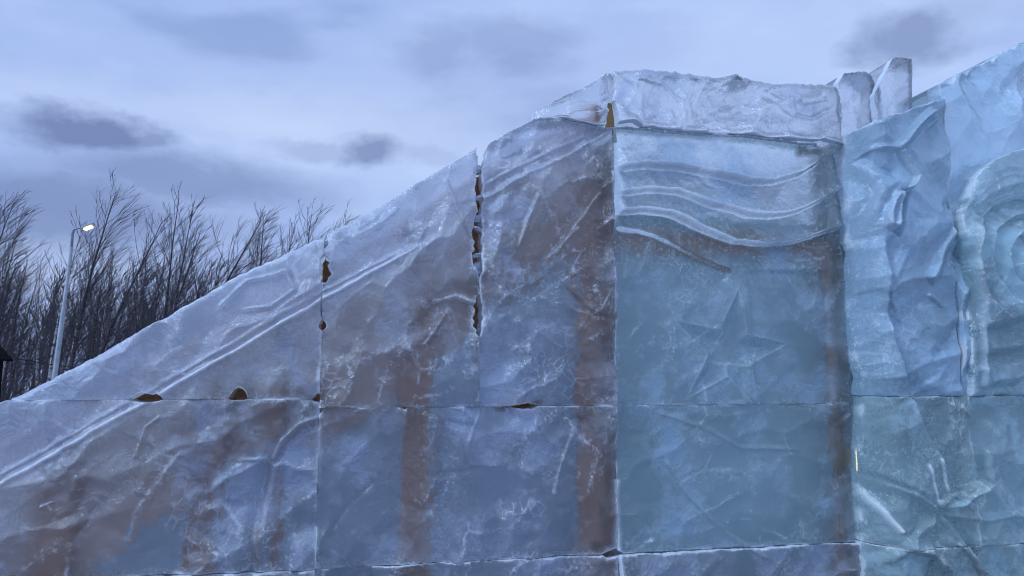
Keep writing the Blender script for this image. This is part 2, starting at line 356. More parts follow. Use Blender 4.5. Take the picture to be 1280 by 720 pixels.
# relief lines measured off the photograph: (points, kind, height m, width m, frost)
RIDGE = P([(-180, 706), (0, 606), (180, 504), (300, 436), (405, 374), (526, 307)])
RIDGE2 = P([(598, 252), (650, 226), (700, 202), (762, 163)])
WALL_LINES = [
    (RIDGE, 'bead', 0.034, 0.018, 1.3), (P([(-180, 694), (0, 594), (180, 493), (405, 364), (505, 312)]), 'bead', 0.020, 0.010, 0.8),  # ridge crests painted whiter, as if catching skylight
    (RIDGE, 'step', -0.020, 0.02, 0.0),
    (RIDGE2, 'bead', 0.026, 0.016, 0.5), (P([(606, 232), (660, 206), (735, 170)]), 'bead', 0.014, 0.010, 0.3), (RIDGE2, 'step', -0.02, 0.02, 0.0),
    # long splinters of block under the top of the slope, their sky glints painted white
    (P([(667, 248), (655, 280), (645, 312)]), 'bead', 0.03, 0.014, 0.5), (P([(690, 262), (668, 300), (650, 335)]), 'groove', 0.02, 0.02, 0),
    (P([(722, 285), (700, 305), (682, 325)]), 'bead', 0.03, 0.014, 0.35), (P([(750, 240), (715, 285), (690, 322)]), 'bead', 0.025, 0.012, 0.3),
    (P([(765, 222), (735, 240), (700, 290)]), 'groove', 0.03, 0.02, 0), (P([(735, 330), (690, 358), (620, 400)]), 'bead', 0.02, 0.02, 0.15),
    (P([(770, 300), (720, 345), (640, 392), (600, 410)]), 'step', 0.03, 0.06, 0.0),
    (P([(540, 378), (570, 372), (596, 382)]), 'bead', 0.035, 0.02, 0.6), (P([(552, 400), (540, 418), (528, 432)]), 'bead', 0.03, 0.012, 0.25),
    (P([(500, 435), (525, 415), (545, 395), (560, 378)]), 'step', -0.03, 0.04, 0.1),
    (P([(555, 225), (572, 265), (590, 300)]), 'bead', 0.018, 0.010, 0.6),
    # lower left draped folds
    (P([(205, 520), (185, 532), (175, 560), (172, 572)]), 'bead', 0.03, 0.010, 0.5), (P([(200, 560), (182, 590), (170, 612)]), 'step', 0.03, 0.03, 0.1),
    (P([(400, 520), (372, 530), (352, 552), (340, 575)]), 'bead', 0.03, 0.014, 0.3), (P([(405, 528), (375, 541), (355, 560), (342, 580)]), 'groove', 0.03, 0.02, 0),
    (P([(338, 575), (325, 620), (312, 700), (308, 740)]), 'groove', 0.035, 0.025, 0), (P([(348, 575), (334, 640), (322, 740)]), 'bead', 0.02, 0.03, 0),
    (P([(232, 560), (195, 610), (172, 640), (160, 680)]), 'bead', 0.03, 0.02, 0.12), (P([(270, 580), (240, 640), (225, 720)]), 'groove', 0.03, 0.04, 0),
    (P([(52, 633), (68, 627)]), 'bead', 0.015, 0.006, 0.9), (P([(90, 680), (120, 640), (170, 590)]), 'groove', 0.02, 0.03, 0),
    (P([(300, 576), (335, 572)]), 'bead', 0.012, 0.006, 0.4),
    (P([(530, 620), (548, 660), (565, 700), (580, 740)]), 'bead', 0.03, 0.02, 0.1), (P([(555, 520), (545, 560), (552, 600), (530, 640)]), 'step', -0.03, 0.03, 0.05),
    (P([(600, 585), (560, 592), (540, 596)]), 'groove', 0.02, 0.012, 0), (P([(600, 515), (582, 560), (590, 580), (625, 582)]), 'bead', 0.012, 0.012, 0.15),
    (P([(715, 540), (700, 580), (690, 620)]), 'bead', 0.02, 0.012, 0.3), (P([(728, 520), (720, 600), (730, 700)]), 'groove', 0.02, 0.02, 0),
    (P([(470, 600), (430, 640), (418, 660)]), 'groove', 0.015, 0.012, 0), (P([(690, 345), (740, 395), (770, 400)]), 'groove', 0.02, 0.015, 0),
    (P([(405, 520), (398, 600), (392, 660)]), 'groove', 0.012, 0.012, 0.1),
    # waves under the parapet
    (P([(770, 212), (800, 207), (850, 208), (890, 219), (930, 228), (965, 228), (1000, 217), (1030, 197), (1056, 185)]), 'step', 0.070, 0.012, 0.8),
    (P([(770, 243), (810, 237), (850, 238), (890, 256), (930, 268), (965, 271), (1000, 263), (1035, 245), (1056, 236)]), 'step', 0.060, 0.012, 0.7),
    (P([(770, 266), (800, 261), (840, 266), (880, 286), (920, 302), (960, 306), (1000, 301), (1030, 290), (1056, 282)]), 'step', 0.070, 0.012, 0.8),
    (P([(770, 286), (800, 288), (840, 304), (880, 325), (915, 340)]), 'step', 0.035, 0.012, 0.25),
    (P([(830, 572), (860, 620), (895, 655), (925, 678), (960, 700)]), 'bead', 0.018, 0.012, 0.1),
    (P([(820, 515), (880, 535), (925, 560), (1000, 562)]), 'bead', 0.010, 0.012, 0.05),
    (P([(800, 640), (815, 670), (790, 690)]), 'groove', 0.02, 0.02, 0), (P([(1040, 530), (1060, 515)]), 'groove', 0.02, 0.012, 0),
    # chips in the parapet
    (P([(790, 100), (830, 108), (850, 130), (845, 160)]), 'bead', 0.02, 0.012, 0.4), (P([(870, 100), (865, 130), (880, 160)]), 'groove', 0.03, 0.025, 0),
    (P([(915, 110), (930, 135), (985, 160)]), 'step', 0.03, 0.03, 0.25), (P([(980, 125), (985, 148), (1010, 152), (1035, 140)]), 'bead', 0.03, 0.014, 0.4),
    (P([(985, 115), (995, 135), (1030, 128)]), 'bead', 0.02, 0.010, 0.3),
    (P([(772, 158), (860, 165), (950, 173), (1048, 186)]), 'bead', 0.03, 0.02, 0.9),
    (P([(668, 152), (700, 150), (740, 158), (766, 160)]), 'bead', 0.015, 0.010, 0.7),
    # wavy tool marks on the rail of the slide
    (P([(270, 390), (310, 352), (360, 340), (368, 362), (340, 384), (300, 388)]), 'bead', 0.018, 0.010, 0.35),
    (P([(150, 470), (175, 425), (200, 400)]), 'step', 0.03, 0.03, 0.15), (P([(196, 458), (215, 440), (230, 432)]), 'bead', 0.012, 0.008, 0.5),
    (P([(420, 290), (440, 300), (470, 282), (500, 262)]), 'bead', 0.02, 0.012, 0.4),
]
STAR_C = sz(912, 440)
PN = 0.30
PILLAR_LINES = [
    (P([(1092, 185), (1116, 188), (1140, 163), (1166, 138)], PN), 'bead', 0.05, 0.016, 0.15), (P([(1120, 193), (1145, 172), (1170, 148)], PN), 'bead', 0.035, 0.012, 0.15),
    (P([(1118, 190), (1128, 207), (1137, 224), (1128, 240)], PN), 'bead', 0.05, 0.014, 0.4), (P([(1090, 188), (1105, 208), (1118, 214)], PN), 'groove', 0.04, 0.03, 0),
    (P([(1075, 195), (1095, 235), (1088, 300)], PN), 'groove', 0.03, 0.03, 0), (P([(1100, 230), (1090, 280), (1083, 330)], PN), 'bead', 0.03, 0.016, 0.1),
    (P([(1116, 240), (1106, 262), (1104, 282), (1112, 287), (1117, 262), (1121, 240)], PN), 'bead', 0.05, 0.02, 0.3),
    (P([(1130, 238), (1124, 280), (1118, 296)], PN), 'groove', 0.07, 0.025, 0),
    (P([(1106, 295), (1110, 380), (1117, 430), (1125, 470), (1138, 494)], PN), 'step', -0.045, 0.02, 0.05),
    (P([(1138, 494), (1150, 530), (1166, 562), (1186, 600), (1194, 616)], PN), 'step', -0.045, 0.02, 0.08),
    (P([(1195, 280), (1175, 310), (1162, 340), (1155, 350)], PN), 'bead', 0.04, 0.03, 0.05), (P([(1180, 262), (1190, 240), (1205, 225)], PN), 'groove', 0.03, 0.04, 0),
    (P([(1158, 368), (1176, 384)], PN), 'bead', 0.02, 0.01, 0.2),
    (P([(1093, 596), (1105, 622), (1117, 650), (1127, 668)], PN), 'bead', 0.03, 0.016, 1.3), (P([(1152, 578), (1160, 605), (1170, 632)], PN), 'bead', 0.010, 0.010, 1.4),  # white streaks here and on the next line are painted sky reflections
    (P([(1165, 570), (1172, 595), (1178, 615)], PN), 'bead', 0.010, 0.010, 1.4), (P([(1170, 634), (1205, 625), (1228, 602)], PN), 'bead', 0.05, 0.022, 0.1),
    (P([(1228, 600), (1196, 612), (1168, 626)], PN), 'bead', 0.03, 0.02, 0.05), (P([(1195, 678), (1215, 700), (1230, 722)], PN), 'bead', 0.03, 0.010, 0.5),
    (P([(1128, 682), (1160, 690), (1180, 712)], PN), 'bead', 0.05, 0.03, 0.1), (P([(1092, 590), (1138, 614), (1170, 640)], PN), 'step', 0.04, 0.03, 0.05),
    (P([(1128, 684), (1108, 705), (1096, 740)], PN), 'groove', 0.04, 0.03, 0),
    (P([(1230, 560), (1240, 600), (1262, 640), (1290, 660)], PN), 'bead', 0.03, 0.03, 0.05), (P([(1170, 632), (1220, 690), (1240, 740)], PN), 'groove', 0.04, 0.03, 0),
    (P([(1172, 640), (1140, 618), (1096, 600)], PN), 'bead', 0.03, 0.022, 0.1), (P([(1172, 640), (1200, 622), (1230, 600)], PN), 'bead', 0.03, 0.02, 0.15),
    (P([(1172, 640), (1205, 680), (1232, 724)], PN), 'bead', 0.03, 0.02, 0.3), (P([(1172, 640), (1130, 682), (1096, 730)], PN), 'bead', 0.03, 0.022, 0.1),
    (P([(1172, 640), (1230, 650), (1290, 640)], PN), 'bead', 0.02, 0.02, 0.1), (P([(1172, 640), (1168, 690), (1160, 740)], PN), 'groove', 0.03, 0.02, 0),
    (P([(1066, 250), (1076, 300), (1078, 380), (1076, 440), (1074, 490)], PN), 'bead', 0.03, 0.02, 0.35),
]
SWIRL_LINES = [
    (P([(1204, 280), (1203, 340), (1212, 380), (1214, 440), (1220, 488)], PN), 'bead', 0.03, 0.022, 0.45),
    (P([(1215, 412), (1250, 404), (1300, 385)], PN), 'step', 0.05, 0.03, 0.12), (P([(1222, 442), (1260, 438), (1310, 425)], PN), 'step', 0.05, 0.03, 0.08),
    (P([(1225, 482), (1262, 478), (1285, 462), (1320, 455)], PN), 'step', 0.04, 0.03, 0.08),
    (P([(1205, 268), (1225, 250), (1260, 236), (1300, 236)], PN), 'step', 0.05, 0.03, 0.15),
]
SWIRL_C = sz(1276, 325, PN)

def relief(lines, S, Z):
    h = np.zeros(S.shape); f = np.zeros(S.shape)
    wx = S + 0.007 * fbm(NB, S * 9, Z * 9, 3); wz = Z + 0.007 * fbm(NC, S * 9, Z * 9, 3)
    for pts, kind, a, w, fr in lines:
        xs = [p[0] for p in pts]; zs = [p[1] for p in pts]; m = max(0.6 if kind == 'step' else 0.12, 4 * w)
        idx = (S > min(xs) - m) & (S < max(xs) + m) & (Z > min(zs) - m) & (Z < max(zs) + m)
        if not idx.any(): continue
        d, sd_, al = polydist(pts, wx[idx], wz[idx])
        ends = smooth(np.minimum(al, 1 - al) / 0.06 + 0.15)
        if kind == 'bead': h[idx] += 1.1 * a * np.clip(1 - d / (w * np.where(sd_ > 0, 2.3, 1.1)), 0, 1) * ends       # sharp crest, one face long, one steep
        elif kind == 'groove': h[idx] -= a * np.clip(1 - d / (w * np.where(sd_ > 0, 1.2, 2.4)), 0, 1) * ends
        else: h[idx] += a * sd_ * np.clip(d / w, 0, 1) * np.exp(-d / 0.16) * ends * 0.9
        if fr: f[idx] = np.maximum(f[idx], fr * np.exp(-(d / (0.8 * w)) ** 2) * ends * (0.55 + 0.45 * NE(S[idx] * 30, Z[idx] * 30)))
    return h, f

POST_S = [(sx(747, 560), 0.16), (sx(522, 560), 0.14), (sx(1052, 500), 0.08)]     # clear ice in front of the posts
def chipped(S, Z, seed, rough):
    """broken, hand-dressed ice: chips, sharp creases and soft swell; returns height, frost and cloudiness"""
    o = seed * 7.31
    wx = S + 0.13 * fbm(NA, S * 2.1 + o, Z * 2.1, 3); wz = Z + 0.13 * fbm(NB, S * 2.1, Z * 2.1 + o, 3)
    rs = np.random.RandomState(seed); th = rs.uniform(0.3, 1.3); ca, sa = math.cos(th), math.sin(th)
    rx, rz = wx * ca + wz * sa, (wz * ca - wx * sa) * 1.8           # chips run along a working direction
    c1, e1 = scallops(seed, rx * 2.3 + o, rz * 2.3); c2, e2 = scallops(seed + 50, wx * 7.5 + o, wz * 6.5); c3, e3 = scallops(seed + 90, wx * 17 + o, wz * 15)
    c4, e4 = scallops(seed + 130, rx * 4.2 - o, rz * 3.0 + o)                # valleys: the same chips turned inside out
    msk = smooth((fbm(ND, S * 1.9 + o, Z * 1.9, 3) + 0.10) / 0.35)
    msk2 = smooth((fbm(NA, S * 2.6 - o, Z * 2.6 + o, 3) - 0.02) / 0.3)
    rd = ridged(NC, wx * 2.4 + o, wz * 2.4 + 3 * o, 2); rd = np.clip((rd - 0.72) / 0.28, 0, 1) ** 3
    h = 0.028 * fbm(NA, S * 1.2 + o, Z * 1.2, 2) + rough * (0.135 * c1 - 0.065 * c4 * (0.35 + msk2) + 0.058 * c2 * msk + 0.026 * c3 * msk2 + 0.006 * rd)
    h = h + 0.003 * fbm(NE, S * 15, Z * 15, 3) * (0.4 + msk)
    f = np.maximum(0.6 * np.exp(-(e1 / 0.018) ** 2) * msk, 0.34 * np.exp(-(e2 / 0.03) ** 2) * msk * msk2)
    f = f * smooth((fbm(NE, S * 8 + o, Z * 8, 3) + 0.05) / 0.45)
    f = np.maximum(f, 0.35 * np.exp(-(e3 / 0.06) ** 2) * msk2 * smooth((NB(S * 6, Z * 6 + o) - 0.55) / 0.2))
    f = np.maximum(f, 0.30 * rd ** 2 * msk) * min(1.0, 0.35 + rough)
    mk = smooth((fbm(NB, S * 2.6 + o, Z * 2.6 - o, 6, 0.7) + 0.15) / 0.6)
    ck = np.maximum(np.exp(-(e1 / 0.10) ** 2) * msk, 0.8 * msk2 * smooth((fbm(NC, S * 3.1 + o, Z * 3.1, 4, 0.6) - 0.05) / 0.3))
    ck = ck * (0.35 + 0.65 * smooth((fbm(NB, S * 12, Z * 12 + o, 3) + 0.2) / 0.4)) * min(1.0, 0.25 + 0.8 * rough)
    for sp_, wd_ in POST_S: mk = mk * (1 - 0.55 * np.exp(-((S - sp_) / wd_) ** 2))
    return h, f, mk, ck

def ivl(pts, x):
    if isinstance(pts, (int, float)): return np.full(np.shape(x), float(pts))
    pts = sorted(pts); return np.interp(x, [p[0] for p in pts], [p[1] for p in pts])

def ice_block(name, parent, s0, s1, zb, zt, n0=0.0, thick=0.18, seed=1, rough=1.0, lines=WALL_LINES, extra=None, lo=(), ro=(), bo=(), to=(),
              mat=None, back=None, res=0.0085, gap=-0.0004, bev=0.004, top_jag=0.012, side_jag=0.001, corner=0.0, rail=False, carve=1.0, rim=0.0):
    """one block of ice with a dressed front; lo/ro/bo/to = (position, half size, depth) bites out of its left/right/bottom/top edge"""
    mat = mat or ICE; back = back or CLEAR
    hmax = float(np.max(ivl(zt, np.linspace(s0, s1, 50)) - ivl(zb, np.linspace(s0, s1, 50))))
    nu = max(4, int((s1 - s0) / res)); nv = max(4, int(hmax / res))
    u = np.linspace(0, 1, nu + 1)[None, :]; v = np.linspace(0, 1, nv + 1)[:, None]
    s = s0 + (s1 - s0) * u + 0 * v
    b = ivl(zb, s[0])[None, :]; t = np.maximum(ivl(zt, s[0])[None, :], b + 0.012)
    z = b + (t - b) * v
    def bite(lst, x):
        a = np.zeros(np.shape(x))
        for (c, hs, dpt) in lst: a = np.maximum(a, dpt * np.clip(1 - ((x - c) / hs) ** 2, 0, 1) ** 0.6 * (0.55 + 0.9 * NC(x * 38 + seed * 3.1, x * 0 + seed + dpt * 90)))
        return a
    jag = lambda x, k, a: a * fbm(NE, x * 22 + 3.7 * k + seed, x * 0 + k + seed * 0.31, 4, 0.6)
    dl = gap + np.abs(jag(z, 1, side_jag)) + bite(lo, z); dr = gap + np.abs(jag(z, 2, side_jag)) + bite(ro, z)
    db = gap + np.abs(jag(s, 3, side_jag)) * 0.6 + bite(bo, s)
    dt = gap + np.abs(jag(s, 4, top_jag)) + 0.6 * top_jag * np.abs(fbm(NB, s * 7, s * 0 + seed, 2)) + bite(to, s)
    hh = (t - b); lim = np.minimum(1.0, hh / 0.12)
    S = s + (1 - u) ** 6 * dl - u ** 6 * dr
    Z = z + ((1 - v) ** 6 * db - v ** 6 * dt) * lim
    edge = np.minimum(np.minimum(S - S[:, :1], S[:, -1:] - S), np.minimum(Z - Z[:1, :], (Z[-1:, :] - Z)))
    h, f, mk, ck = chipped(S, Z, seed, rough)
    if lines is not None:
        h2, f2 = relief(lines, S, Z); h = h + h2 * carve; f = np.maximum(f, f2)
        ck = np.maximum(ck, np.clip(1.2 * np.abs(h2) / 0.03, 0, 1) * 0.35)
    if extra is not None:
        h2, f2 = extra(S, Z); h = h + h2; f = np.maximum(f, f2)
    bw = 0.55 + 0.9 * NB(S * 8 + seed, Z * 8)
    h = h - bev * bw * np.exp(-edge / 0.014)
    f = np.maximum(f, 0.9 * np.exp(-edge / 0.005) * smooth((NA(S * 11, Z * 11) - 0.4) / 0.25))
    bt = np.maximum(np.maximum(bite(lo, z) * (u < .5), bite(ro, z) * (u > .5)), np.maximum(bite(bo, s) * (v < .5), bite(to, s) * (v > .5)))
    f = np.maximum(f, 0.9 * np.exp(-edge / 0.012) * np.clip(bt / 0.012, 0, 1))      # rime round the open joints
    ck = np.maximum(ck, 0.9 * np.exp(-edge / 0.02) * smooth((NA(S * 9, Z * 9 + seed) - 0.35) / 0.3))
    if rim: h = h - rim * (0.6 + 0.8 * NC(S * 6 + seed, Z * 6)) * np.exp(-np.maximum(Z[-1:, :] - Z, 0) / 0.025)
    if rail:                                            # the rail above the run is milkier and whiter
        mk = np.maximum(mk, smooth((Z - ivl(SLOPE, S) + 0.62 + 0.10 * fbm(NA, S * 5, Z * 5, 3)) / 0.22) * (0.65 + 0.35 * NB(S * 7, Z * 7)))
    if rail: f = np.maximum(f, 0.34 * smooth((Z - ivl(SLOPE, S) + 1.0 + 0.25 * fbm(NC, S * 3, Z * 3, 4)) / 0.5) * (0.45 + 0.75 * NE(S * 10, Z * 10)))
    if corner: h = h - corner * (1 - np.clip((S - s0) / 0.16, 0, 1)) ** 2.2
    Nn = n0 + h
    A = np.array(TV)[None, None, :] * S[..., None] + np.array(NV)[None, None, :] * Nn[..., None]
    A[..., 2] += Z; A = A + np.array(P0)[None, None, :]
    cs, cz = 0.5 * (s0 + s1), float(b.min())
    org = W(cs, n0 - thick / 2, cz)
    V = (A - np.array(org)).reshape(-1, 3)
    w = nu + 1
    idx = np.arange((nu + 1) * (nv + 1)).reshape(nv + 1, nu + 1)
    q = np.stack([idx[:-1, :-1], idx[:-1, 1:], idx[1:, 1:], idx[1:, :-1]], -1).reshape(-1, 4)
    loop = np.concatenate([idx[0, :-1], idx[:-1, -1], idx[-1, :0:-1], idx[:0:-1, 0]])
    k = len(loop)
    # two rings behind the front edge: a ragged middle and a flat back
    Lp = V[loop]; rows = [Lp]
    Sg = S.reshape(-1)[loop]; Zg = Z.reshape(-1)[loop]; Ng = Nn.reshape(-1)[loop]
    cS, cZ = Sg.mean(), Zg.mean()
    rings = []
    for frac in (0.22, 0.62, 1.0):
        nn = (n0 - thick) * frac + Ng * (1 - frac)
        j = 0.010 * fbm(NC, Sg * 14 + Zg * 11, Zg * 9 - Sg * 6 + frac * 5 + seed, 3)
        pt = np.array(P0)[None] + np.array(TV)[None] * (Sg - np.sign(Sg - cS) * np.abs(j))[:, None] + np.array(NV)[None] * nn[:, None]
        pt[:, 2] += Zg - np.sign(Zg - cZ) * np.abs(j) * 0.8
        rings.append(pt - np.array(org))
    base = len(V); allV = np.concatenate([V] + rings)
    me = bpy.data.meshes.new(name)
    ring_ids = [loop] + [base + i * k + np.arange(k) for i in range(3)]
    sq = []
    for a_, b_ in zip(ring_ids[:-1], ring_ids[1:]):
        sq.append(np.stack([a_, b_, np.roll(b_, -1), np.roll(a_, -1)], -1))
    sq = np.concatenate(sq)
    quads = np.concatenate([q, sq]); nq = len(quads)
    me.vertices.add(len(allV)); me.vertices.foreach_set('co', allV.astype(np.float32).ravel())
    backloop = ring_ids[-1][::-1]
    lv = np.concatenate([quads.ravel(), backloop]).astype(np.int32)
    me.loops.add(len(lv)); me.loops.foreach_set('vertex_index', lv)
    me.polygons.add(nq + 1)
    me.polygons.foreach_set('loop_start', np.concatenate([np.arange(nq) * 4, [nq * 4]]).astype(np.int32))
    sm = np.zeros(nq + 1, bool); sm[:len(q)] = True
    me.polygons.foreach_set('use_smooth', sm)
    me.materials.append(mat); me.materials.append(back)
    me.materials.append(JOINT if mat not in (TEAL, PALE) else mat)
    mi = np.ones(nq + 1, np.int32); mi[:len(q)] = 0; mi[len(q):len(q) + k] = 2
    me.polygons.foreach_set('material_index', mi)
    me.update(calc_edges=True); me.validate()
    at_ = me.attributes.new('frost_glint', 'FLOAT', 'POINT')
    fa = np.zeros(len(me.vertices), np.float32); fa[:len(V)] = np.clip(f, 0, 1).ravel()
    at_.data.foreach_set('value', fa)
    fm = np.zeros(len(me.vertices), np.float32); fm[:len(V)] = np.clip(mk, 0, 1).ravel()
    fc = np.zeros(len(me.vertices), np.float32); fc[:len(V)] = np.clip(ck, 0, 1).ravel()
    me.attributes.new('crinkle', 'FLOAT', 'POINT').data.foreach_set('value', fc)
    me.attributes.new('milk', 'FLOAT', 'POINT').data.foreach_set('value', fm)
    return link(name, me, parent, org)

# ------------------------------------------------------------------ the ice wall of the slide
S405, S598, S768, S930, S1050 = sx(403), sx(598), sx(768), sx(930), sx(1062, 450)
SLOPE = P([(-420, 735), (0, 505), (100, 455), (200, 400), (300, 343), (400, 297), (500, 241), (598, 182), (680, 133), (765, 88)])
k0 = (SLOPE[2][1] - SLOPE[1][1]) / (SLOPE[2][0] - SLOPE[1][0])
SLOPE[0] = (SLOPE[1][0] - 2.35, 0.03)
PARAPET = P([(765, 84), (785, 82), (815, 83), (850, 88), (950, 98), (1000, 103), (1040, 105), (1062, 106)])
LEDGE = P([(765, 158), (860, 166), (950, 174), (1070, 187)])
ZM_L = sz(230, 499)[1]; ZM_R = sz(600, 508)[1]; ZLOW = sz(770, 692)[1]
zm = lambda a: a
wall = empty('ice_slide_wall', W(-1.5, -0.14, 0))
tag(wall, 'long pale ice block wall with sloping top edge and carved waves and star', 'ice wall')
def blk(*a, **k): return ice_block('ice_block', wall, *a, **k)
SL = [SLOPE[0][0], sx(-190, 600), sx(-60, 600), S405, S768, S1050]
hz_183 = sx(183, 500); hz_298 = sx(298, 497); hz_400 = sx(399, 502)
# base course and lower course
def capped(top):
    c = [(x, min(z, top)) for x, z in SLOPE] + [(S1050 + 1, top)]
    for (x0, z0), (x1, z1) in zip(SLOPE[:-1], SLOPE[1:]):
        if z0 < top <= z1: c.append((x0 + (x1 - x0) * (top - z0) / (z1 - z0), top))
    return c
for i in range(5):
    a, b = SL[i], SL[i + 1]
    top = ZM_L if i < 3 else ZM_R
    if i > 0:
        blk(a, b, -0.05, capped(ZLOW), seed=30 + i, rough=0.8, res=0.02 if i < 3 else 0.011, to=[(sx(765, 692), 0.06, 0.02)] if i in (3, 4) else ())
    tb = []
    if i == 2: tb = [(hz_183, 0.10, 0.012), (hz_298, 0.05, 0.006), (hz_400, 0.04, 0.030)]
    if i == 3: tb = [(hz_400, 0.03, 0.030), (sx(655, 507), 0.095, 0.018), (sx(634, 507), 0.014, 0.016), (sx(506, 502), 0.016, 0.014)]
    bb = [(sx(765, 692), 0.07, 0.022)] if i in (3, 4) else ()
    blk(a, b, -0.05 if i == 0 else [(a, min(ZLOW, float(ivl(SLOPE, a)) - 0.03)), (b, ZLOW)], capped(top), rail=i < 3, seed=(3, 4, 5, 8, 9)[i], rough=(0.9, 0.9, 0.9, 0.8, 0.36)[i],
        mat=TOWER if i == 4 else ICE, top_jag=0.012 if i < 2 else 0.003, res=0.03 if i < 1 else 0.0085, bo=bb, to=tb, n0=(0, 0, 0, -0.004, -0.014)[i])
# upper course: the rail of the slide
def slope_over(zlo):
    return SLOPE
B1s = SLOPE[1][0] + 0.03
for (x0, z0), (x1, z1) in zip(SLOPE[:-1], SLOPE[1:]):
    if z0 < ZM_L <= z1: B1s = x0 + (x1 - x0) * (ZM_L - z0) / (z1 - z0) + 0.01
zz = lambda px, py: sz(px, py)[1]
blk(B1s, S405, ZM_L, SLOPE, rail=True, rim=0.04, top_jag=0.018, seed=14, rough=0.75, bo=[(hz_183, 0.095, 0.036), (hz_298, 0.052, 0.060), (hz_400, 0.03, 0.03)],
    ro=[(zz(407, 338), 0.095, 0.024), (zz(405, 407), 0.030, 0.028), (zz(404, 385), 0.08, 0.010)])
blk(S405, S598, ZM_R, SLOPE, rail=True, rim=0.04, top_jag=0.018, seed=15, rough=1.0, n0=0.004, lo=[(zz(407, 338), 0.09, 0.040), (zz(407, 302), 0.05, 0.03), (zz(405, 407), 0.032, 0.022)],
    ro=[(zz(598, 180), 0.17, 0.018), (zz(598, 238), 0.17, 0.028), (zz(597, 305), 0.22, 0.046), (zz(597, 395), 0.14, 0.036)])
mid_top = [(s, min(z, float(ivl(P([(560, 150), (668, 152), (768, 158)]), s)))) for s, z in SLOPE]
c660 = sz(664, 151)
mid_top = [p for p in SLOPE if p[0] < c660[0]] + [c660, sz(700, 150), sz(740, 156), sz(770, 160)]
def star_extra(S, Z):
    h, q = star_h(S, Z, STAR_C, 0.45, 0.17, R(80))
    a = -0.055 * np.clip(h * 2.2, 0, 1) * 1.0
    ln = np.exp(-(q / 0.05) ** 2)
    return a + 0.006 * ln, 0.14 * ln
def panel_extra(S, Z):
    """the flat field below the waves is cut back; a tall sunk panel stands at its right"""
    x0, x1 = sx(934, 420), sx(1040, 420); z1 = sz(980, 335)[1]
    e = np.minimum(np.minimum(S - x0, x1 - S), z1 - Z)
    a, f = star_extra(S, Z)
    return a - 0.016 * smooth(e / 0.05), f
blk(S598, S768, ZM_R, mid_top, rail=True, seed=16, rough=1.15, n0=0.0, lo=[(zz(600, 178), 0.20, 0.044), (zz(598, 238), 0.18, 0.026), (zz(598, 305), 0.22, 0.022), (zz(598, 395), 0.14, 0.020)],
    bo=[(sx(655, 507), 0.09, 0.016)], ro=[(zz(766, 140), 0.10, 0.02)])
blk(c660[0] + 0.01, S768, [c660, sz(700, 150), sz(740, 156), sz(770, 160)], SLOPE, seed=17, rough=1.0, n0=-0.015,
    ro=[(zz(764, 158), 0.20, 0.050), (zz(764, 88), 0.28, 0.024)])
# tower part: two carved blocks under the ledge, one long parapet block over it
blk(S768, S1050, ZM_R, LEDGE, mat=TOWER, seed=18, rough=0.36, n0=-0.004, extra=panel_extra, lo=[(zz(768, 170), 0.1, 0.01)], to=[(sx(1022, 183), 0.05, 0.026)])
blk(S768, S1050, LEDGE, PARAPET, rim=0.05, top_jag=0.016, seed=20, rough=1.4, n0=-0.02, lo=[(zz(766, 84), 0.26, 0.022), (zz(766, 154), 0.14, 0.026)],
    bo=[(sx(1022, 183), 0.06, 0.024)])

# chips of ice left standing in the open joints
rc = random.Random(4)
def ice_chip(parent, s, n, z, w, h, d, tilt):
    vs_, fs = [], []
    for k, (zz_, sc_) in enumerate(((-0.5, 0.75), (-0.1, 1.0), (0.35, 0.9), (0.5, 0.5))):
        for j in range(6):
            a = j * math.pi / 3 + rc.uniform(-0.2, 0.2); r_ = sc_ * rc.uniform(0.85, 1.1)
            x, y = math.cos(a) * r_ * w / 2, math.sin(a) * r_ * d / 2
            q = zz_ * h + tilt * x
            p = TV * x + NV * y + Vector((0, 0, q)); vs_.append(p)
    for k in range(3):
        for j in range(6): fs.append((k * 6 + j, k * 6 + (j + 1) % 6, (k + 1) * 6 + (j + 1) % 6, (k + 1) * 6 + j))
    fs += [tuple(range(5, -1, -1)), tuple(range(18, 24))]
    me = mesh('ice_chip', vs_, fs, FROSTY); return link('ice_chip', me, parent, W(s, n, z))
FROSTY = ice_material('frosted_chip', (0.7, 0.78, 0.9), (0.66, 0.74, 0.88), (0.8, 0.85, 0.93), 0.35, 0.2)
for (px, py, wpx, hpx, tl) in [(598, 246, 16, 6, 0.3), (598, 272, 16, 9, 0.2), (600, 286, 14, 6, -0.5), (598, 318, 20, 5, 0.25), (597, 334, 20, 14, 0.2),
                               (597, 341, 16, 10, 0), (598, 210, 12, 10, 0.2), (407, 305, 14, 10, 0.1), (404, 388, 12, 12, 0.1), (405, 360, 14, 14, 0)]:
    s, z = sz(px, py); ice_chip(wall, s, -0.05, z, wpx * 0.0055, hpx * 0.0055, 0.10, tl)

# ------------------------------------------------------------------ tower pieces behind and the carved pillar at the right
def up(o, label, cat, group=None): return tag(o, label, cat, group)
o = ice_block('ice_block', None, sx(1047, 130, -0.12), sx(1095, 130, -0.12), 2.3, P([(1044, 107), (1052, 92), (1078, 91), (1085, 97), (1094, 112), (1098, 118)], -0.12),
              n0=-0.12, thick=0.3, seed=41, rough=0.6, lines=None)
up(o, 'low ice block with flat top between parapet and pointed block', 'ice block', 'ice blocks standing behind the pillar')
o = ice_block('ice_block', None, sx(1092, 120, -0.02), sx(1137, 100, -0.02), 2.3, P([(1090, 122), (1096, 108), (1112, 76), (1116, 73), (1137, 75), (1139, 75)], -0.02),
              n0=-0.02, thick=0.26, seed=42, rough=0.5, lines=None, top_jag=0.006)
up(o, 'upright pointed ice block with slanted left edge behind the pillar', 'ice block', 'ice blocks standing behind the pillar')

